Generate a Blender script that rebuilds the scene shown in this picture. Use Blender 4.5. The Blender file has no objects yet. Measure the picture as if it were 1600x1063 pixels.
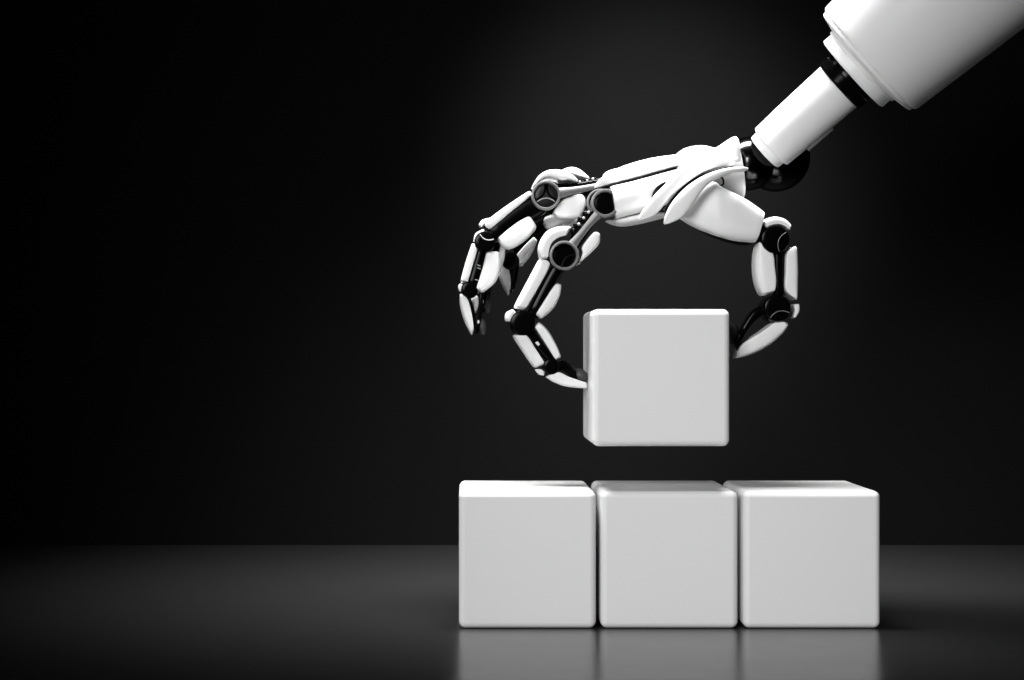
import bpy, bmesh, math, random
from mathutils import Vector, Matrix
random.seed(4)
S = bpy.context.scene
COL = S.collection

# ------------------------------------------------------------------ camera
F_PX, VPX, HOR, CAMY, CAMZ = 2535.0, 728.0, 545.0, -11.9, 2.055
cam = bpy.data.objects.new('camera', bpy.data.cameras.new('camera'))
COL.objects.link(cam)
cam.location = (0, CAMY, CAMZ)
cam.rotation_euler = (math.radians(90), 0, 0)
cam.data.sensor_width = 36
cam.data.lens = F_PX / 1600 * 36
cam.data.shift_x = (800 - VPX) / 1600
cam.data.shift_y = (HOR - 531.5) / 1600
cam.data.clip_end = 200
S.camera = cam

# ------------------------------------------------------------------ world and lamps
w = bpy.data.worlds.new('World'); S.world = w
w.use_nodes = True
w.node_tree.nodes['Background'].inputs[0].default_value = (1, 1, 1, 1)
w.node_tree.nodes['Background'].inputs[1].default_value = 0.0015
S.view_settings.view_transform = 'Standard'
S.view_settings.look = 'None'
S.view_settings.exposure = 0
S.view_settings.gamma = 1

def area(name, loc, target, size, power, spread=180, size_y=None):
    l = bpy.data.lights.new(name, 'AREA')
    l.energy = power; l.size = size
    if size_y:
        l.shape = 'RECTANGLE'; l.size_y = size_y
    l.spread = math.radians(spread)
    o = bpy.data.objects.new(name, l); COL.objects.link(o)
    o.location = loc
    o.rotation_euler = (Vector(target) - Vector(loc)).to_track_quat('-Z', 'Y').to_euler()
    return o
def spot(name, loc, target, power, angle, blend, radius):
    l = bpy.data.lights.new(name, 'SPOT')
    l.energy = power; l.spot_size = math.radians(angle); l.spot_blend = blend
    l.shadow_soft_size = radius
    o = bpy.data.objects.new(name, l); COL.objects.link(o)
    o.location = loc
    o.rotation_euler = (Vector(target) - Vector(loc)).to_track_quat('-Z', 'Y').to_euler()
    return o
# large softbox up front, overhead softbox, lamp on the backdrop
area('front_softbox', (-5.2, -16.5, 6.8), (2.4, 1.2, 1.3), 6.5, 190, 40)
top = area('top_softbox', (0.8, 0.8, 7.8), (0.8, 0.8, 0.0), 5.0, 590, 66, 1.6)
top.rotation_euler = (math.radians(11), math.radians(-6), 0)      # long side across the picture
spot('backdrop_lamp', (1.9, -1.2, 7.0), (1.9, 5.07, 3.75), 5600, 39, 1.0, 0.6)

# ------------------------------------------------------------------ materials
def mat(name, base, rough, spec=0.5, noise=0.03, bump=0.0, scale=60, coat=0.0, metallic=0.0):
    m = bpy.data.materials.new(name); m.use_nodes = True
    nt = m.node_tree; b = nt.nodes['Principled BSDF']
    b.inputs['Base Color'].default_value = (base, base, base, 1)
    b.inputs['Roughness'].default_value = rough
    b.inputs['Specular IOR Level'].default_value = spec
    b.inputs['Metallic'].default_value = metallic
    b.inputs['Coat Weight'].default_value = coat
    b.inputs['Coat Roughness'].default_value = 0.12
    tc = nt.nodes.new('ShaderNodeTexCoord')
    n = nt.nodes.new('ShaderNodeTexNoise'); n.inputs['Scale'].default_value = 3.0
    n.inputs['Detail'].default_value = 6
    nt.links.new(tc.outputs['Object'], n.inputs['Vector'])
    mr = nt.nodes.new('ShaderNodeMapRange')
    mr.inputs[3].default_value = max(0.0, rough - noise); mr.inputs[4].default_value = rough + noise
    nt.links.new(n.outputs['Fac'], mr.inputs[0]); nt.links.new(mr.outputs[0], b.inputs['Roughness'])
    if bump:
        n2 = nt.nodes.new('ShaderNodeTexNoise'); n2.inputs['Scale'].default_value = scale
        n2.inputs['Detail'].default_value = 4
        nt.links.new(tc.outputs['Object'], n2.inputs['Vector'])
        bp = nt.nodes.new('ShaderNodeBump'); bp.inputs['Strength'].default_value = bump
        bp.inputs['Distance'].default_value = 0.01
        nt.links.new(n2.outputs['Fac'], bp.inputs['Height']); nt.links.new(bp.outputs[0], b.inputs['Normal'])
    return m
M = dict(
    white=mat('white_shell_plastic', 0.80, 0.38, 0.4, 0.04, 0.015, 90),
    cube=mat('white_cube_plastic', 0.80, 0.42, 0.35, 0.04, 0.015, 70),
    black=mat('black_gloss_plastic', 0.0015, 0.17, 0.06, 0.03),
    ball=mat('black_chrome_wrist', 0.038, 0.15, 0.5, 0.02, metallic=1.0),
    disc=mat('charcoal_disc', 0.010, 0.35, 0.2),
    grey=mat('grey_satin_metal', 0.14, 0.36, 0.5, 0.05),
    pad=mat('charcoal_rubber_pad', 0.05, 0.45, 0.4),
    line=mat('light_inlay', 0.45, 0.3),
    floor=mat('dark_satin_floor', 0.017, 0.235, 0.43, 0.03),
    wall=mat('dark_backdrop_paint', 0.0036, 0.75, 0.04, 0.04),
)

# ------------------------------------------------------------------ helpers
def P(px, py, y):
    """point at depth y seen at photograph position px, py"""
    d = y - CAMY
    return Vector(((px - VPX) * d / F_PX, y, CAMZ + (HOR - py) * d / F_PX))
def U(px, y=0.5):
    return px * (y - CAMY) / F_PX
def wloc(o):
    v = Vector((0, 0, 0))
    while o:
        v += o.location; o = o.parent
    return v
def obj(name, verts, faces, m, parent=None, sharp=38, kind=None):
    c = sum((Vector(v) for v in verts), Vector()) / len(verts)
    me = bpy.data.meshes.new(name)
    me.from_pydata([Vector(v) - c for v in verts], [], faces)
    bm = bmesh.new(); bm.from_mesh(me)
    bmesh.ops.recalc_face_normals(bm, faces=bm.faces); bm.to_mesh(me); bm.free()
    me.polygons.foreach_set('use_smooth', [True] * len(me.polygons))
    me.set_sharp_from_angle(angle=math.radians(sharp))
    me.materials.append(M[m])
    o = bpy.data.objects.new(name, me); COL.objects.link(o)
    if parent:
        o.parent = parent; o.location = c - wloc(parent)
    else:
        o.location = c
    if kind: o['kind'] = kind
    return o
def crv(pts, n):
    """Catmull-Rom through pts, n samples even in length"""
    pts = [Vector(p) for p in pts]
    if len(pts) == 1: return [pts[0]] * n
    q = [2 * pts[0] - pts[1]] + pts + [2 * pts[-1] - pts[-2]]
    out = []
    for i in range(len(pts) - 1):
        a, b, c, d = q[i:i + 4]
        for k in range(12):
            t = k / 12
            out.append(0.5 * ((2 * b) + (c - a) * t + (2 * a - 5 * b + 4 * c - d) * t * t + (3 * b - a - 3 * c + d) * t ** 3))
    out.append(pts[-1])
    L = [0]
    for i in range(1, len(out)): L.append(L[-1] + (out[i] - out[i - 1]).length)
    res = []; j = 0
    for k in range(n):
        s = L[-1] * k / (n - 1)
        while j < len(L) - 2 and L[j + 1] < s: j += 1
        f = 0 if L[j + 1] == L[j] else (s - L[j]) / (L[j + 1] - L[j])
        res.append(out[j].lerp(out[j + 1], min(1, f)))
    return res
def lin(v, t):
    if not isinstance(v, (list, tuple)): return v
    x = t * (len(v) - 1); i = min(int(x), len(v) - 2); f = x - i
    return v[i] * (1 - f) + v[i + 1] * f
def spow(x, p): return math.copysign(abs(x) ** p, x)
def stitch(rings, m, cap=True):
    verts = [p for r in rings for p in r]; faces = []
    for i in range(len(rings) - 1):
        for j in range(m):
            a = i * m + j; b = i * m + (j + 1) % m
            faces.append((a, b, b + m, a + m))
    if cap:
        faces.append(tuple(range(m)))
        faces.append(tuple((len(rings) - 1) * m + j for j in reversed(range(m))))
    return verts, faces
def loft_mesh(e1, e2, y, W, nin=12, nout=3.2, k=24, m=40, er=0.07, es=0.80):
    """solid between inner edge e1 and outer edge e2 (2-D curves), depth half-width W round depth y"""
    A = crv([(a[0], a[1], 0) for a in e1], k); B = crv([(a[0], a[1], 0) for a in e2], k)
    rings = []
    for i in range(k):
        t = i / (k - 1)
        yy = lin(y, t); ww = lin(W, t)
        te = min(t, 1 - t)
        sc = 1.0
        if te < er:
            f = 1 - te / er; sc = es + (1 - es) * math.sqrt(max(0, 1 - f * f))
        a = P(A[i].x, A[i].y, yy); b = P(B[i].x, B[i].y, yy)
        mid = (a + b) / 2; hv = (b - a) / 2
        r = []
        for j in range(m):
            ang = 2 * math.pi * j / m; c, s = math.cos(ang), math.sin(ang)
            n = nout if c > 0 else nin
            r.append(mid + hv * (spow(c, 2 / n) * sc) + Vector((0, spow(s, 2 / n) * ww * sc, 0)))
        rings.append(r)
    return stitch(rings, m)
def plate(name, e1, e2, y, W, mt='white', parent=None, **kw):
    v, f = loft_mesh(e1, e2, y, W, **kw)
    return obj(name, v, f, mt, parent)
def tube_mesh(path, rad, m=16, k=24, flat=1.0):
    C = crv(path, k); rings = []
    for i in range(k):
        t = (C[min(i + 1, k - 1)] - C[max(i - 1, 0)]).normalized()
        side = Vector((0, 1, 0)); side = (side - t * side.dot(t)).normalized(); up = t.cross(side)
        r = lin(rad, i / (k - 1))
        rings.append([C[i] + side * (math.cos(2 * math.pi * j / m) * r * flat) + up * (math.sin(2 * math.pi * j / m) * r) for j in range(m)])
    return stitch(rings, m)
def lathe_mesh(c, ax, prof, m=48, closed=False):
    """prof: (distance along axis, radius)"""
    ax = ax.normalized(); u = ax.orthogonal().normalized(); v = ax.cross(u); rings = []
    for h, r in prof:
        rings.append([c + ax * h + (u * math.cos(2 * math.pi * j / m) + v * math.sin(2 * math.pi * j / m)) * max(r, 1e-4) for j in range(m)])
    if closed: rings.append(rings[0])
    vs, fs = stitch(rings, m, not closed)
    return vs, fs
def ell_mesh(c, r, rot=0, m=28, n=16):
    R = Matrix.Rotation(rot, 3, 'Y'); rings = []
    for i in range(n + 1):
        th = math.pi * (0.02 + 0.96 * i / n)
        rings.append([c + R @ Vector((r[0] * math.sin(th) * math.cos(2 * math.pi * j / m), r[1] * math.sin(th) * math.sin(2 * math.pi * j / m), r[2] * math.cos(th))) for j in range(m)])
    return stitch(rings, m)
def join(*ms):
    V, Fc = [], []
    for v, f in ms:
        o = len(V); V += list(v); Fc += [tuple(i + o for i in q) for q in f]
    return V, Fc
Y = Vector((0, 1, 0))
def disc_mesh(px, py, y0, y1, r_px, bev=0.012, m=40):
    ym = (y0 + y1) / 2; c = P(px, py, y0); r = U(r_px, y0); h = y1 - y0
    return lathe_mesh(c, Y, [(0, 0.0), (0, r * 0.5), (0, r - bev), (bev * 0.3, r - bev * 0.3), (bev, r), (h - bev, r), (h - bev * .3, r - bev * .3), (h, r - bev), (h, 0)], m)
def ring(name, px, py, y0, y1, ro, ri, parent, m='grey'):
    c = P(px, py, y0); a = U(ro, y0); b = U(ri, y0); h = y1 - y0; e = 0.008
    v, f = lathe_mesh(c, Y, [(0, b + e), (0, a - e), (e * .3, a - e * .3), (e, a), (h - e, a), (h, a - e), (h, b + e), (h - e, b), (e, b), (e * .3, b + e * .3)], 56, True)
    return obj(name, v, f, m, parent)
def emblem(px, py, y, r, parent, rot=0.0, m='line', rad=0.0045, which=(0, 1, 2)):
    """three shallow arcs meeting in a three-pointed figure"""
    parts = []
    for k in which:
        a = rot + k * 2 * math.pi / 3
        pts = []
        ca, sa = math.cos(a), math.sin(a)
        for q in range(9):
            u = -0.76 + 0.19 * q; v = 0.24 + 0.56 * u * u
            pts.append(P(px + r * (u * ca + v * sa), py + r * (-u * sa + v * ca), y))
        parts.append(tube_mesh(pts, rad, 8, 16))
    v, f = join(*parts)
    return obj('joint_inlay', v, f, m, parent)
def beads(pts, y, r, parent, m='black'):
    for (a, b) in pts:
        v, f = ell_mesh(P(a, b, y), (U(r),) * 3, 0, 14, 8)
        obj('tendon_bead_or_glint', v, f, m, parent)
def core(name, segs, parent, extra=()):
    """black skeleton of a finger: bars between joints"""
    ms = [loft_mesh(e1, e2, y, W, nin=5, nout=5, k=12, m=20, er=.06, es=.85) for e1, e2, y, W in segs]
    v, f = join(*ms, *extra)
    return obj(name, v, f, 'black', parent)
def tag(o, label, cat, group=None):
    o['label'] = label; o['category'] = cat
    if group: o['group'] = group

# ------------------------------------------------------------------ setting
WALLY = 5.07
fl = obj('floor', [(-16, -14, 0), (16, -14, 0), (16, WALLY, 0), (-16, WALLY, 0)], [(0, 1, 2, 3)], 'floor', kind='structure')
wl = obj('backdrop_wall', [(-16, WALLY, -0.02), (16, WALLY, -0.02), (16, WALLY, 12), (-16, WALLY, 12)], [(0, 1, 2, 3)], 'wall', kind='structure')

# ------------------------------------------------------------------ cubes
def cube(x, z, label, group=None):
    bm = bmesh.new(); bmesh.ops.create_cube(bm, size=1.008)
    bmesh.ops.bevel(bm, geom=list(bm.edges), offset=0.048, segments=7, profile=0.5, affect='EDGES')
    me = bpy.data.meshes.new('cube_block'); bm.to_mesh(me); bm.free()
    me.polygons.foreach_set('use_smooth', [True] * len(me.polygons))
    me.materials.append(M['cube'])
    o = bpy.data.objects.new('cube_block', me); COL.objects.link(o)
    o.location = (x, 0.5, z + 0.504)
    md = o.modifiers.new('weighted', 'WEIGHTED_NORMAL'); md.keep_sharp = True
    tag(o, label, 'cube', group)
    return o
G = 'white cubes standing in a row'
cube(0.4524, 0.001, 'white rounded cube at the left end of the row on the floor', G)
cube(1.494, 0.001, 'white rounded cube in the middle of the row, below the lifted cube', G)
cube(2.541, 0.001, 'white rounded cube at the right end of the row on the floor', G)
cube(1.433, 1.337, 'white rounded cube held in the air between robot finger and thumb')

# ------------------------------------------------------------------ robot arm
YA = 0.70
arm = bpy.data.objects.new('robot_arm', None); COL.objects.link(arm)
arm.location = P(1690, -205, YA - 1.1)
tag(arm, 'white and black robot arm with jointed hand gripping the lifted cube', 'robot arm')
A0 = P(1196.5, 237, YA); A1 = P(1355.5, 96, YA - .33); AX = (A1 - A0).normalized()
L = 212.5
ks = (A1 - A0).length / L
def lat(name, prof, m, parent, mseg=72):
    v, f = lathe_mesh(A0, AX, [(a * ks, b * U(1, YA + AX.y * a * ks)) for a, b in prof], mseg)
    return obj(name, v, f, m, parent, sharp=14)
forearm = lat('forearm', [(L - 8, 0), (L - 8, 76), (L - 4, 96), (L - 2.5, 100), (L - 1, 101), (L + 3, 101.5), (L + 4.5, 104), (L + 6, 105.5), (L + 9, 106.5), (L + 12, 107), (L + 110, 115), (L + 217, 124), (L + 440, 144), (L + 448, 142), (L + 450, 134), (L + 450, 0)], 'white', arm)
forearm['label'] = 'thick white upper arm tube'
lat('flange', [(L - 31, 0), (L - 31, 66), (L - 29.5, 68.5), (L - 28, 69), (L - 14, 69), (L - 13, 72), (L - 7, 73), (L - 7, 0)], 'white', forearm)
seg = lat('wrist_segment', [(11, 0), (11, 34), (11, 36.5), (12.5, 38), (20, 38.3), (60, 40), (153, 42.3), (155, 41.3), (155, 0)], 'white', arm)
lat('cuff', [(-3, 0), (-3, 29), (-2, 31), (0, 31.6), (14, 32.5), (14, 0)], 'white', seg)
lat('retaining_ring', [(154, 0), (154, 44), (155.5, 46), (158, 47), (171, 47), (173, 45), (184, 44), (184, 0)], 'black', seg)
# guide rail along the underside of the wrist segment
gv, gf = tube_mesh([P(1262, 234, YA - .10), P(1280, 218, YA - .14), P(1300, 200, YA - .18)], U(4), 12, 10)
obj('guide_rail', gv, gf, 'grey', seg)
YB = YA + .26
B0 = P(1170, 256, YB - .12); B1 = P(1212, 247, YB); r0 = U(41.5, YB); r1 = U(53, YB); BD = (B1 - B0).length
prof = []
for q in range(61):
    h = -r0 * .999 + (BD + r1 * .999 + r0 * .999) * (0.5 - 0.5 * math.cos(math.pi * q / 60))
    a = math.sqrt(max(0, r0 * r0 - h * h)); b = math.sqrt(max(0, r1 * r1 - (h - BD) ** 2))
    prof.append((h, max(a, b)))
bv, bf = lathe_mesh(B0, B1 - B0, prof, 96)
ball = obj('wrist_ball', bv, bf, 'ball', arm)

# ------------------------------------------------------------------ palm
palm = core('palm', [
    ([(952, 300), (1000, 286), (1060, 262), (1120, 245), (1150, 235)], [(955, 336), (1000, 335), (1050, 327), (1100, 300), (1155, 300)], 0.82, 0.30),
    ([(1064, 344), (1090, 359), (1120, 373), (1150, 382), (1176, 385)], [(1063, 330), (1090, 335), (1120, 330), (1150, 330), (1180, 340)], 0.52, 0.10),
], arm)
def pp(name, e1, e2, y, W, **kw): return plate(name, e1, e2, y, W, parent=palm, **kw)
# tubular metacarpal shells
pp('metacarpal_shell', [(953, 292), (985, 284.5), (1020, 275), (1056, 265)], [(961, 342.5), (985, 337), (1015, 329), (1066, 312)], 0.52, [.15, .17, .18, .17], nin=2.6, nout=2.6, er=.02, es=.97)
pp('metacarpal_shell', [(927, 297.5), (952, 290.5), (994, 280.5), (1050, 265), (1090, 256)], [(928, 292), (938, 279.5), (968, 263), (1013, 250), (1065, 243)], 0.72, [.14, .24, .28, .28, .26], nin=14, nout=2.6, er=.03, es=.8)
pp('metacarpal_shell', [(945, 285), (990, 280), (1050, 262)], [(942, 272), (958, 265), (1000, 258), (1050, 248)], 1.13, [.10, .16, .18], nin=3, nout=2.2)
pp('metacarpal_shell', [(950, 295), (990, 290), (1050, 275)], [(950, 280), (975, 270), (1000, 265), (1050, 255)], 1.40, [.10, .14, .16], nin=3, nout=2.2)
pp('palm_plate', [(947, 345), (966, 343), (1000, 335.5), (1042, 334)], [(948, 346), (960, 351.5), (977, 353.5), (1000, 350), (1040, 340)], 0.68, [.12, .22, .24, .2], nin=3, nout=2.2)
# dorsal hump and wrist collar
pp('dorsal_shell', [(1052, 275), (1075, 284), (1097, 273), (1120, 266), (1135, 263), (1149, 262)], [(1058, 239), (1072, 232), (1094, 229.5), (1114, 234), (1128, 225), (1144, 214.5)], 0.68, [.2, .28, .31, .31, .30], nin=5, nout=2.6, er=.02, es=.95)
pp('wrist_collar', [(1092, 246), (1122, 229), (1144, 214.5)], [(1094, 284), (1130, 300), (1161, 312)], YA - .02, [.24, .25, .26], nin=2.2, nout=2.2, er=.03, es=.97, m=44)
# black strips added to draw the dark gaps between shells and petal blades
def seam(e1, e2, y, W):
    v, f = loft_mesh(e1, e2, y, W, nin=4, nout=4, k=16, m=20, es=.5)
    obj('dark_gap_strip', v, f, 'black', palm)
seam([(1017, 312), (1020, 301), (1027, 291), (1040, 283)], [(1026, 314), (1031, 304), (1038, 296), (1046, 290)], .325, .03)
seam([(1034, 335), (1046, 314), (1066, 292), (1098, 271), (1143, 258)], [(1052, 336), (1062, 318), (1082, 296), (1106, 279), (1145, 265)], .25, .03)
# petal blades
pp('petal_blade', [(996, 341), (1006, 326.5), (1021, 306.5), (1039, 288), (1060, 264), (1085, 251), (1118, 246), (1146, 250)], [(1001, 346), (1025, 335), (1048.5, 307.5), (1067.5, 290.5), (1096, 272), (1122, 264), (1148, 259.5)], [.30, .26, .25, .28, .33], [.03, .045, .05, .05, .05], nin=3, nout=3, er=.04, es=.45)
pp('petal_blade', [(1035.5, 347.5), (1042.5, 329), (1054, 311), (1075, 290), (1103, 273), (1135, 263), (1169, 260.6)], [(1040, 352.5), (1066, 339.5), (1082.4, 320), (1095.6, 300), (1110.6, 285.6), (1135, 274.3), (1168, 267.5)], [.22, .17, .15, .18, .30], [.03, .045, .05, .045, .035], nin=3, nout=3, er=.04, es=.45)
sv, sf = tube_mesh([P(1122, 276, .42), P(1129, 279, .40), P(1130, 288, .40), P(1123, 291, .42)], U(1.5), 10, 16)
obj('cable_loop', sv, sf, 'black', palm)
beads([(1044, 322), (1040, 327), (1052, 314)], .36, 3.5, palm, 'grey')

# ------------------------------------------------------------------ thumb
TY = 0.47
thumb = core('thumb', [
    ([(1180, 350), (1190, 352), (1205, 356)], [(1176, 378), (1188, 384), (1205, 392)], TY, .11),
    ([(1206, 385), (1206.5, 420), (1207, 465)], [(1224, 385), (1223.5, 420), (1223, 465)], TY, .085),
    ([(1196, 474), (1176, 484), (1164, 500), (1155, 516), (1146, 530)], [(1202, 492), (1186, 497), (1172, 510), (1160, 528), (1148, 545)], TY, .075),
    ([(1225, 500), (1200, 512), (1175, 526), (1152, 538)], [(1222, 515), (1200, 528), (1175, 545), (1150, 555)], TY, .06),
], arm, (disc_mesh(1212, 374, TY - .15, TY + .15, 22), disc_mesh(1215.5, 482, TY - .14, TY + .14, 21)))
def tp(name, e1, e2, y=TY, W=.115, **kw): return plate(name, e1, e2, y, W, parent=thumb, **kw)
tp('thumb_base_shell', [(1062, 337), (1072, 312), (1092, 292), (1112, 285), (1126, 294), (1160, 311), (1191, 332)], [(1064, 342), (1075, 349.5), (1088, 356.5), (1102, 363), (1120, 370), (1148, 377.5), (1178, 380)], .46, [.08, .13, .16, .18, .18, .17, .16], nin=4, nout=3, er=.02, es=.97, k=30)
tp('joint_cap', [(1192.5, 358), (1203, 353.8), (1214, 353), (1223, 356.7), (1229.5, 362)], [(1188, 347.5), (1197, 342), (1210.5, 339.7), (1225, 344.5), (1234, 354)], W=.12, er=.05)
tp('phalanx_plate', [(1184, 380), (1203, 396), (1207, 420), (1209, 440), (1207, 458)], [(1182.5, 380), (1177, 398), (1176, 420), (1179, 443), (1187, 463.5)], W=.125)
tp('phalanx_plate', [(1237, 386), (1225, 397), (1223, 425), (1223, 454), (1239, 469)], [(1241.5, 387), (1244, 400), (1245, 425), (1244.5, 452), (1242, 469)], W=.125)
tp('joint_cap', [(1237, 476), (1238.5, 486), (1236, 496)], [(1247, 475), (1247, 487), (1240, 498)], W=.09, er=.2)
tp('fingertip_plate', [(1224, 503.5), (1208, 504), (1186, 519), (1158, 537), (1149, 551)], [(1230, 508), (1221, 522), (1200, 540), (1173, 554), (1147, 561)], W=.11, er=.05)
pv, pf = ell_mesh(P(1138, 522, .5), (U(15), U(17), U(20)), math.radians(25))
obj('fingertip_pad', pv, pf, 'pad', thumb)
emblem(1215.5, 482, TY - .142, 20, thumb, rot=math.radians(15), m='grey', rad=.0035, which=(0,))
emblem(1212, 374, TY - .152, 21, thumb, rot=math.radians(70), m='grey', rad=.003, which=(0,))

# ------------------------------------------------------------------ index finger
IY = 0.50
index = core('index_finger', [
    ([(930, 325), (912, 335), (900, 353), (890, 372)], [(945, 335), (928, 352), (915, 372), (898, 395)], IY, .09),
    ([(868, 405), (848, 440), (822, 490)], [(888, 415), (872, 440), (842, 500)], IY, .085),
    ([(812, 515), (832, 540), (858, 570)], [(832, 512), (852, 540), (876, 566)], IY, .08),
    ([(866, 566), (882, 563), (894, 572), (902, 584)], [(866, 584), (878, 580), (890, 586), (904, 594)], IY, .07),
    ([(862, 580), (885, 586), (912, 592)], [(862, 592), (885, 597), (914, 602)], IY, .06),
], arm, (disc_mesh(946, 317.5, IY - .07, IY + .16, 20), disc_mesh(882, 399, IY - .13, IY + .15, 23), disc_mesh(817, 505, IY - .12, IY + .12, 20), disc_mesh(862, 573, IY - .105, IY + .105, 13)))
def ip(name, e1, e2, y=IY, W=.115, parent=index, **kw): return plate(name, e1, e2, y, W, parent=parent, **kw)
ring('knuckle_ring', 946, 317.5, IY - .11, IY - .04, 22.5, 17.5, index)
ring('knuckle_ring', 938, 316, IY + .02, IY + .08, 21, 17, index)
ring('knuckle_ring', 882, 399.3, IY - .20, IY - .12, 23, 18.6, index)
rv, rf = tube_mesh([P(934, 336, IY - .16), P(920, 351, IY - .16), P(908, 366, IY - .16), P(894, 383, IY - .16)], [U(7), U(5.4), U(5.4), U(7.5)], 18, 20, .8)
obj('link_rod', rv, rf, 'grey', index)
beads([(919.5, 332), (912, 341), (904.5, 350.5)], IY - .15, 2.3, index, 'line')  # small pale dots drawn as bright glints on the black beads
beads([(915.5, 335), (908, 344), (900.5, 353.5), (897, 362)], IY - .10, 6, index)
emblem(882, 399.3, IY - .134, 18, index, rot=math.radians(40), m='disc', rad=.003, which=(0,))
ip('knuckle_shield', [(855.6, 405), (857.5, 391.4), (861, 382.2), (868.7, 375), (876.6, 371.7), (884, 370)], [(842.4, 407), (840.4, 388.8), (845, 374.3), (854, 362.4), (866, 356.5), (879, 354.5), (892, 354.5)], W=.14, er=.04)
ip('phalanx_plate', [(901, 414), (908.5, 398), (908, 387), (924, 366.5), (931, 363.5)], [(903, 414.5), (915, 403), (928, 391), (936, 381), (937, 367)], W=.12)
ip('phalanx_plate', [(850, 406), (858, 415.5), (840, 451), (820, 485)], [(841, 406.5), (836, 416), (818, 450), (801.5, 481)])
ip('phalanx_plate', [(869, 443), (862, 451), (848, 473), (836, 492)], [(877, 446), (874, 464), (863, 484), (845, 499.5)])
ip('joint_cap', [(803, 486), (806.5, 492), (802, 503)], [(800, 483.5), (790, 490), (788.3, 502)], W=.10, er=.2)
ip('phalanx_plate', [(818, 522), (826, 528.5), (838, 548), (851, 568)], [(799.5, 524), (807, 536), (820, 556), (834, 575.5)])
ip('phalanx_plate', [(834, 511), (842, 523), (856, 545), (867, 562.5)], [(842, 503), (855, 515), (868, 537), (876.5, 558)])
ip('joint_cap', [(836, 577), (845, 577), (851, 582)], [(836, 579), (841, 585), (849, 587.5)], W=.08, er=.2)
ip('fingertip_plate', [(853, 588), (871, 581.3), (890, 589.5), (917, 598)], [(853, 590), (864, 597), (885, 604.5), (916, 607.5)], W=.10, er=.06)
pv, pf = ell_mesh(P(906, 587, IY), (U(14.5), U(16), U(10.5)), math.radians(28))
obj('fingertip_pad', pv, pf, 'pad', index)
sv, sf = loft_mesh([(836, 536), (841, 541)], [(840, 533), (844, 538)], IY - .085, .006, k=4, m=12)
obj('pale_square', sv, sf, 'white', index)  # small pale square on the black core

# ------------------------------------------------------------------ middle finger
MY = 0.80
middle = core('middle_finger', [
    ([(950, 278), (920, 283), (890, 288), (862, 292)], [(950, 303), (920, 306), (890, 312), (862, 320)], MY, .09),
    ([(838, 300), (800, 324), (758, 356)], [(858, 330), (822, 352), (774, 382)], MY, .085),
    ([(744, 385), (738, 410), (728, 448)], [(764, 388), (758, 415), (746, 455)], MY, .08),
    ([(748, 456), (747.5, 480), (746, 505), (742, 522)], [(756, 456), (754, 480), (752, 500), (748, 520)], MY, .05),
    ([(731, 464), (736, 485), (740, 515)], [(735, 464), (741, 485), (744, 515)], MY, .05),
], arm, (disc_mesh(853.3, 305.2, MY - .14, MY + .14, 22), disc_mesh(757.6, 378, MY - .13, MY + .13, 16.5), disc_mesh(734, 452.5, MY - .11, MY + .11, 13.5)))
def mp(name, e1, e2, y=MY, W=.12, **kw): return plate(name, e1, e2, y, W, parent=middle, **kw)
ring('knuckle_ring', 853.3, 305.2, MY - .20, MY - .12, 23, 18.8, middle)
dv, df = disc_mesh(853.3, 305.2, MY - .165, MY - .13, 18.6)
obj('joint_disc', dv, df, 'disc', middle)
emblem(853.3, 305.2, MY - .168, 18.5, middle, rot=0, m='line', which=(0,))
emblem(853.3, 305.2, MY - .168, 18.5, middle, rot=0, m='black', which=(1, 2), rad=.008)
rv, rf = tube_mesh([P(872, 302.5, MY - .16), P(885, 300, MY - .16), P(905, 296.5, MY - .16), P(932, 291.5, MY - .16)], [U(9), U(6.2), U(5.3), U(5)], 18, 20, .8)
obj('link_rod', rv, rf, 'grey', middle)
beads([(905.6, 285.6), (911, 285), (917.6, 283.5), (925, 281.3), (930, 280)], MY - .06, 3.4, middle, 'black')
beads([(906, 284), (917.6, 282), (926.5, 279.5)], MY - .09, 1.8, middle, 'line')  # pale dots modelled as the highlights of the black beads
emblem(757.6, 378, MY - .132, 15.5, middle, rot=math.radians(160), m='line', rad=.004, which=(0,))
mp('knuckle_shield', [(833, 294), (845.7, 282), (857.5, 279.3), (866.8, 281.5), (876, 285), (888, 283.5), (900.5, 287)], [(830.4, 293), (840.6, 277), (852.4, 269), (864.3, 266.6), (877.8, 268), (891.4, 274), (901.6, 283)], W=.15, er=.04)
mp('phalanx_plate', [(864, 332), (870, 322), (880, 312), (904, 305.5), (913, 311)], [(864, 335), (873, 342.5), (887, 344), (905, 341.5), (914.5, 325)], W=.12)
mp('phalanx_plate', [(831, 306), (800, 331), (775, 352), (764, 361)], [(826, 299.5), (795, 320), (770, 338), (757, 350)])
mp('phalanx_plate', [(777, 374), (795, 358.5), (812, 346.5), (827, 339)], [(783, 385), (797, 389.5), (820, 377), (839, 357)])
mp('joint_cap', [(743.5, 377), (748, 369), (757, 364.5)], [(739.3, 377), (743, 366), (755.5, 358.5)], W=.11, er=.1)
mp('phalanx_plate', [(741, 382.5), (745.5, 391), (738, 418), (730.5, 442.5)], [(737, 381.5), (730, 402), (724, 422), (719, 441)])
mp('phalanx_plate', [(760, 394.5), (755, 415), (749, 436), (743.5, 453)], [(781, 394), (782, 415), (775, 440), (754, 458.5)])
mp('joint_cap', [(722.5, 444), (724, 450), (722, 456)], [(717, 444.5), (715.8, 450), (717, 456)], W=.08, er=.25)
mp('fingertip_plate', [(722, 460), (731, 469), (737.5, 492), (740.5, 515)], [(718, 460), (719, 480), (725.5, 503), (737, 525.5)], W=.10)
pv, pf = ell_mesh(P(754, 511, MY), (U(6.5), U(12), U(13.5)), math.radians(-5))
obj('fingertip_pad', pv, pf, 'pad', middle)
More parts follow.
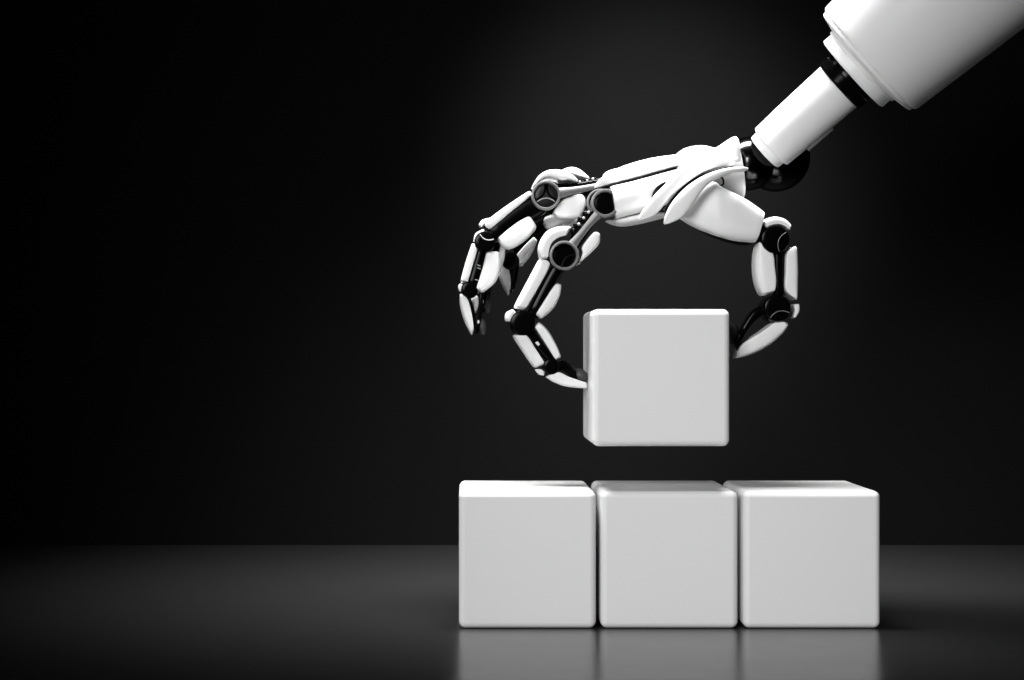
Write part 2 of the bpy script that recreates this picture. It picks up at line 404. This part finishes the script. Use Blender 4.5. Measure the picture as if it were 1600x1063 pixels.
sv, sf = ell_mesh(P(747.5, 503, MY - .05), (U(2), U(3), U(3)), 0, 12, 8)
obj('highlight_stud', sv, sf, 'white', middle)  # white stud stands in for a bright highlight by the pad
for (a, b, c, d) in ((746, 414, 750.5, 416), (745.5, 418.5, 751, 420.5), (742, 437, 748, 438.5)):
    v, f = tube_mesh([P(a, b, MY - .085), P((a + c) / 2, (b + d) / 2, MY - .087), P(c, d, MY - .085)], U(.9), 8, 6)
    obj('actuator_band', v, f, 'line', middle)

# ------------------------------------------------------------------ ring finger
RY = 1.09
ringf = core('ring_finger', [
    ([(955, 276), (920, 281), (890, 286)], [(955, 300), (920, 305), (890, 312)], RY, .09),
    ([(880, 290), (830, 325), (772, 352)], [(895, 320), (845, 352), (785, 385)], RY, .085),
    ([(764, 372), (762, 400), (750, 445)], [(788, 380), (784, 410), (768, 455)], RY, .08),
    ([(747, 458), (750, 475), (750, 488)], [(768, 455), (762, 475), (756, 490)], RY, .05),
], arm, (disc_mesh(888, 305, RY - .14, RY + .14, 24), disc_mesh(774, 368, RY - .13, RY + .13, 17), disc_mesh(756, 448, RY - .11, RY + .11, 13)))
def rp(name, e1, e2, y=RY, W=.12, **kw): return plate(name, e1, e2, y, W, parent=ringf, **kw)
rp('knuckle_shield', [(872, 285), (888, 273), (903, 277), (918, 282)], [(868, 275), (878, 267), (891.4, 263.2), (905, 267), (920.5, 281)], W=.15, er=.05)
rp('phalanx_plate', [(848, 345), (853, 338.5), (870, 334), (890, 333)], [(849, 350), (857, 359), (872, 354), (892, 344)], nin=4)
rp('phalanx_plate', [(870, 298), (830, 320), (775, 350)], [(868, 292), (820, 312), (767, 341)])
rp('joint_cap', [(752, 357), (758, 351), (768, 348)], [(747.5, 353), (753, 345), (767, 341)], W=.11, er=.1)
rp('phalanx_plate', [(782, 382), (776, 405), (770, 430)], [(790, 383), (788, 405), (782, 425)])
rp('fingertip_plate', [(736, 468), (746, 463), (747.5, 476), (744, 488)], [(735.5, 469), (737, 476), (740, 483), (742.5, 489.5)], W=.10)
pv, pf = ell_mesh(P(761.5, 477, RY), (U(7), U(12), U(13)), math.radians(-4))
obj('fingertip_pad', pv, pf, 'pad', ringf)
sv, sf = ell_mesh(P(754, 471, RY - .05), (U(2), U(3), U(3.2)), 0, 12, 8)
obj('highlight_stud', sv, sf, 'white', ringf)  # highlight beside the pad, modelled as a white stud

# ------------------------------------------------------------------ little finger
LY = 1.36
little = core('little_finger', [
    ([(955, 292), (915, 300), (880, 310)], [(955, 312), (920, 325), (885, 338)], LY, .085),
    ([(872, 312), (835, 350), (800, 388)], [(888, 338), (850, 372), (815, 412)], LY, .08),
    ([(792, 405), (793, 430), (796, 455)], [(812, 410), (808, 435), (802, 458)], LY, .06),
], arm, (disc_mesh(880, 322, LY - .13, LY + .13, 20), disc_mesh(798, 408, LY - .12, LY + .12, 14)))
def lp(name, e1, e2, y=LY, W=.115, **kw): return plate(name, e1, e2, y, W, parent=little, **kw)
lp('phalanx_plate', [(802, 405), (815, 389), (833, 371)], [(813, 418.5), (828, 402), (840, 378)])
lp('phalanx_plate', [(874, 352), (880, 346), (902, 345)], [(874, 354), (880, 357), (895, 355)])
lp('phalanx_plate', [(862, 315), (825, 352), (796, 392)], [(856, 308), (816, 344), (786, 386)])
lp('fingertip_plate', [(786, 409), (793, 416), (797.5, 436), (797.5, 451)], [(781, 408), (779, 430), (784, 445), (794, 463)], W=.10)
pv, pf = ell_mesh(P(804, 440, LY), (U(6), U(10), U(14)), math.radians(6))
obj('fingertip_pad', pv, pf, 'pad', little)
sv, sf = ell_mesh(P(801.5, 454, LY - .06), (U(1.8), U(3), U(2)), 0, 12, 8)
obj('highlight_stud', sv, sf, 'grey', little)  # grey stud put in as the highlight on the fingertip
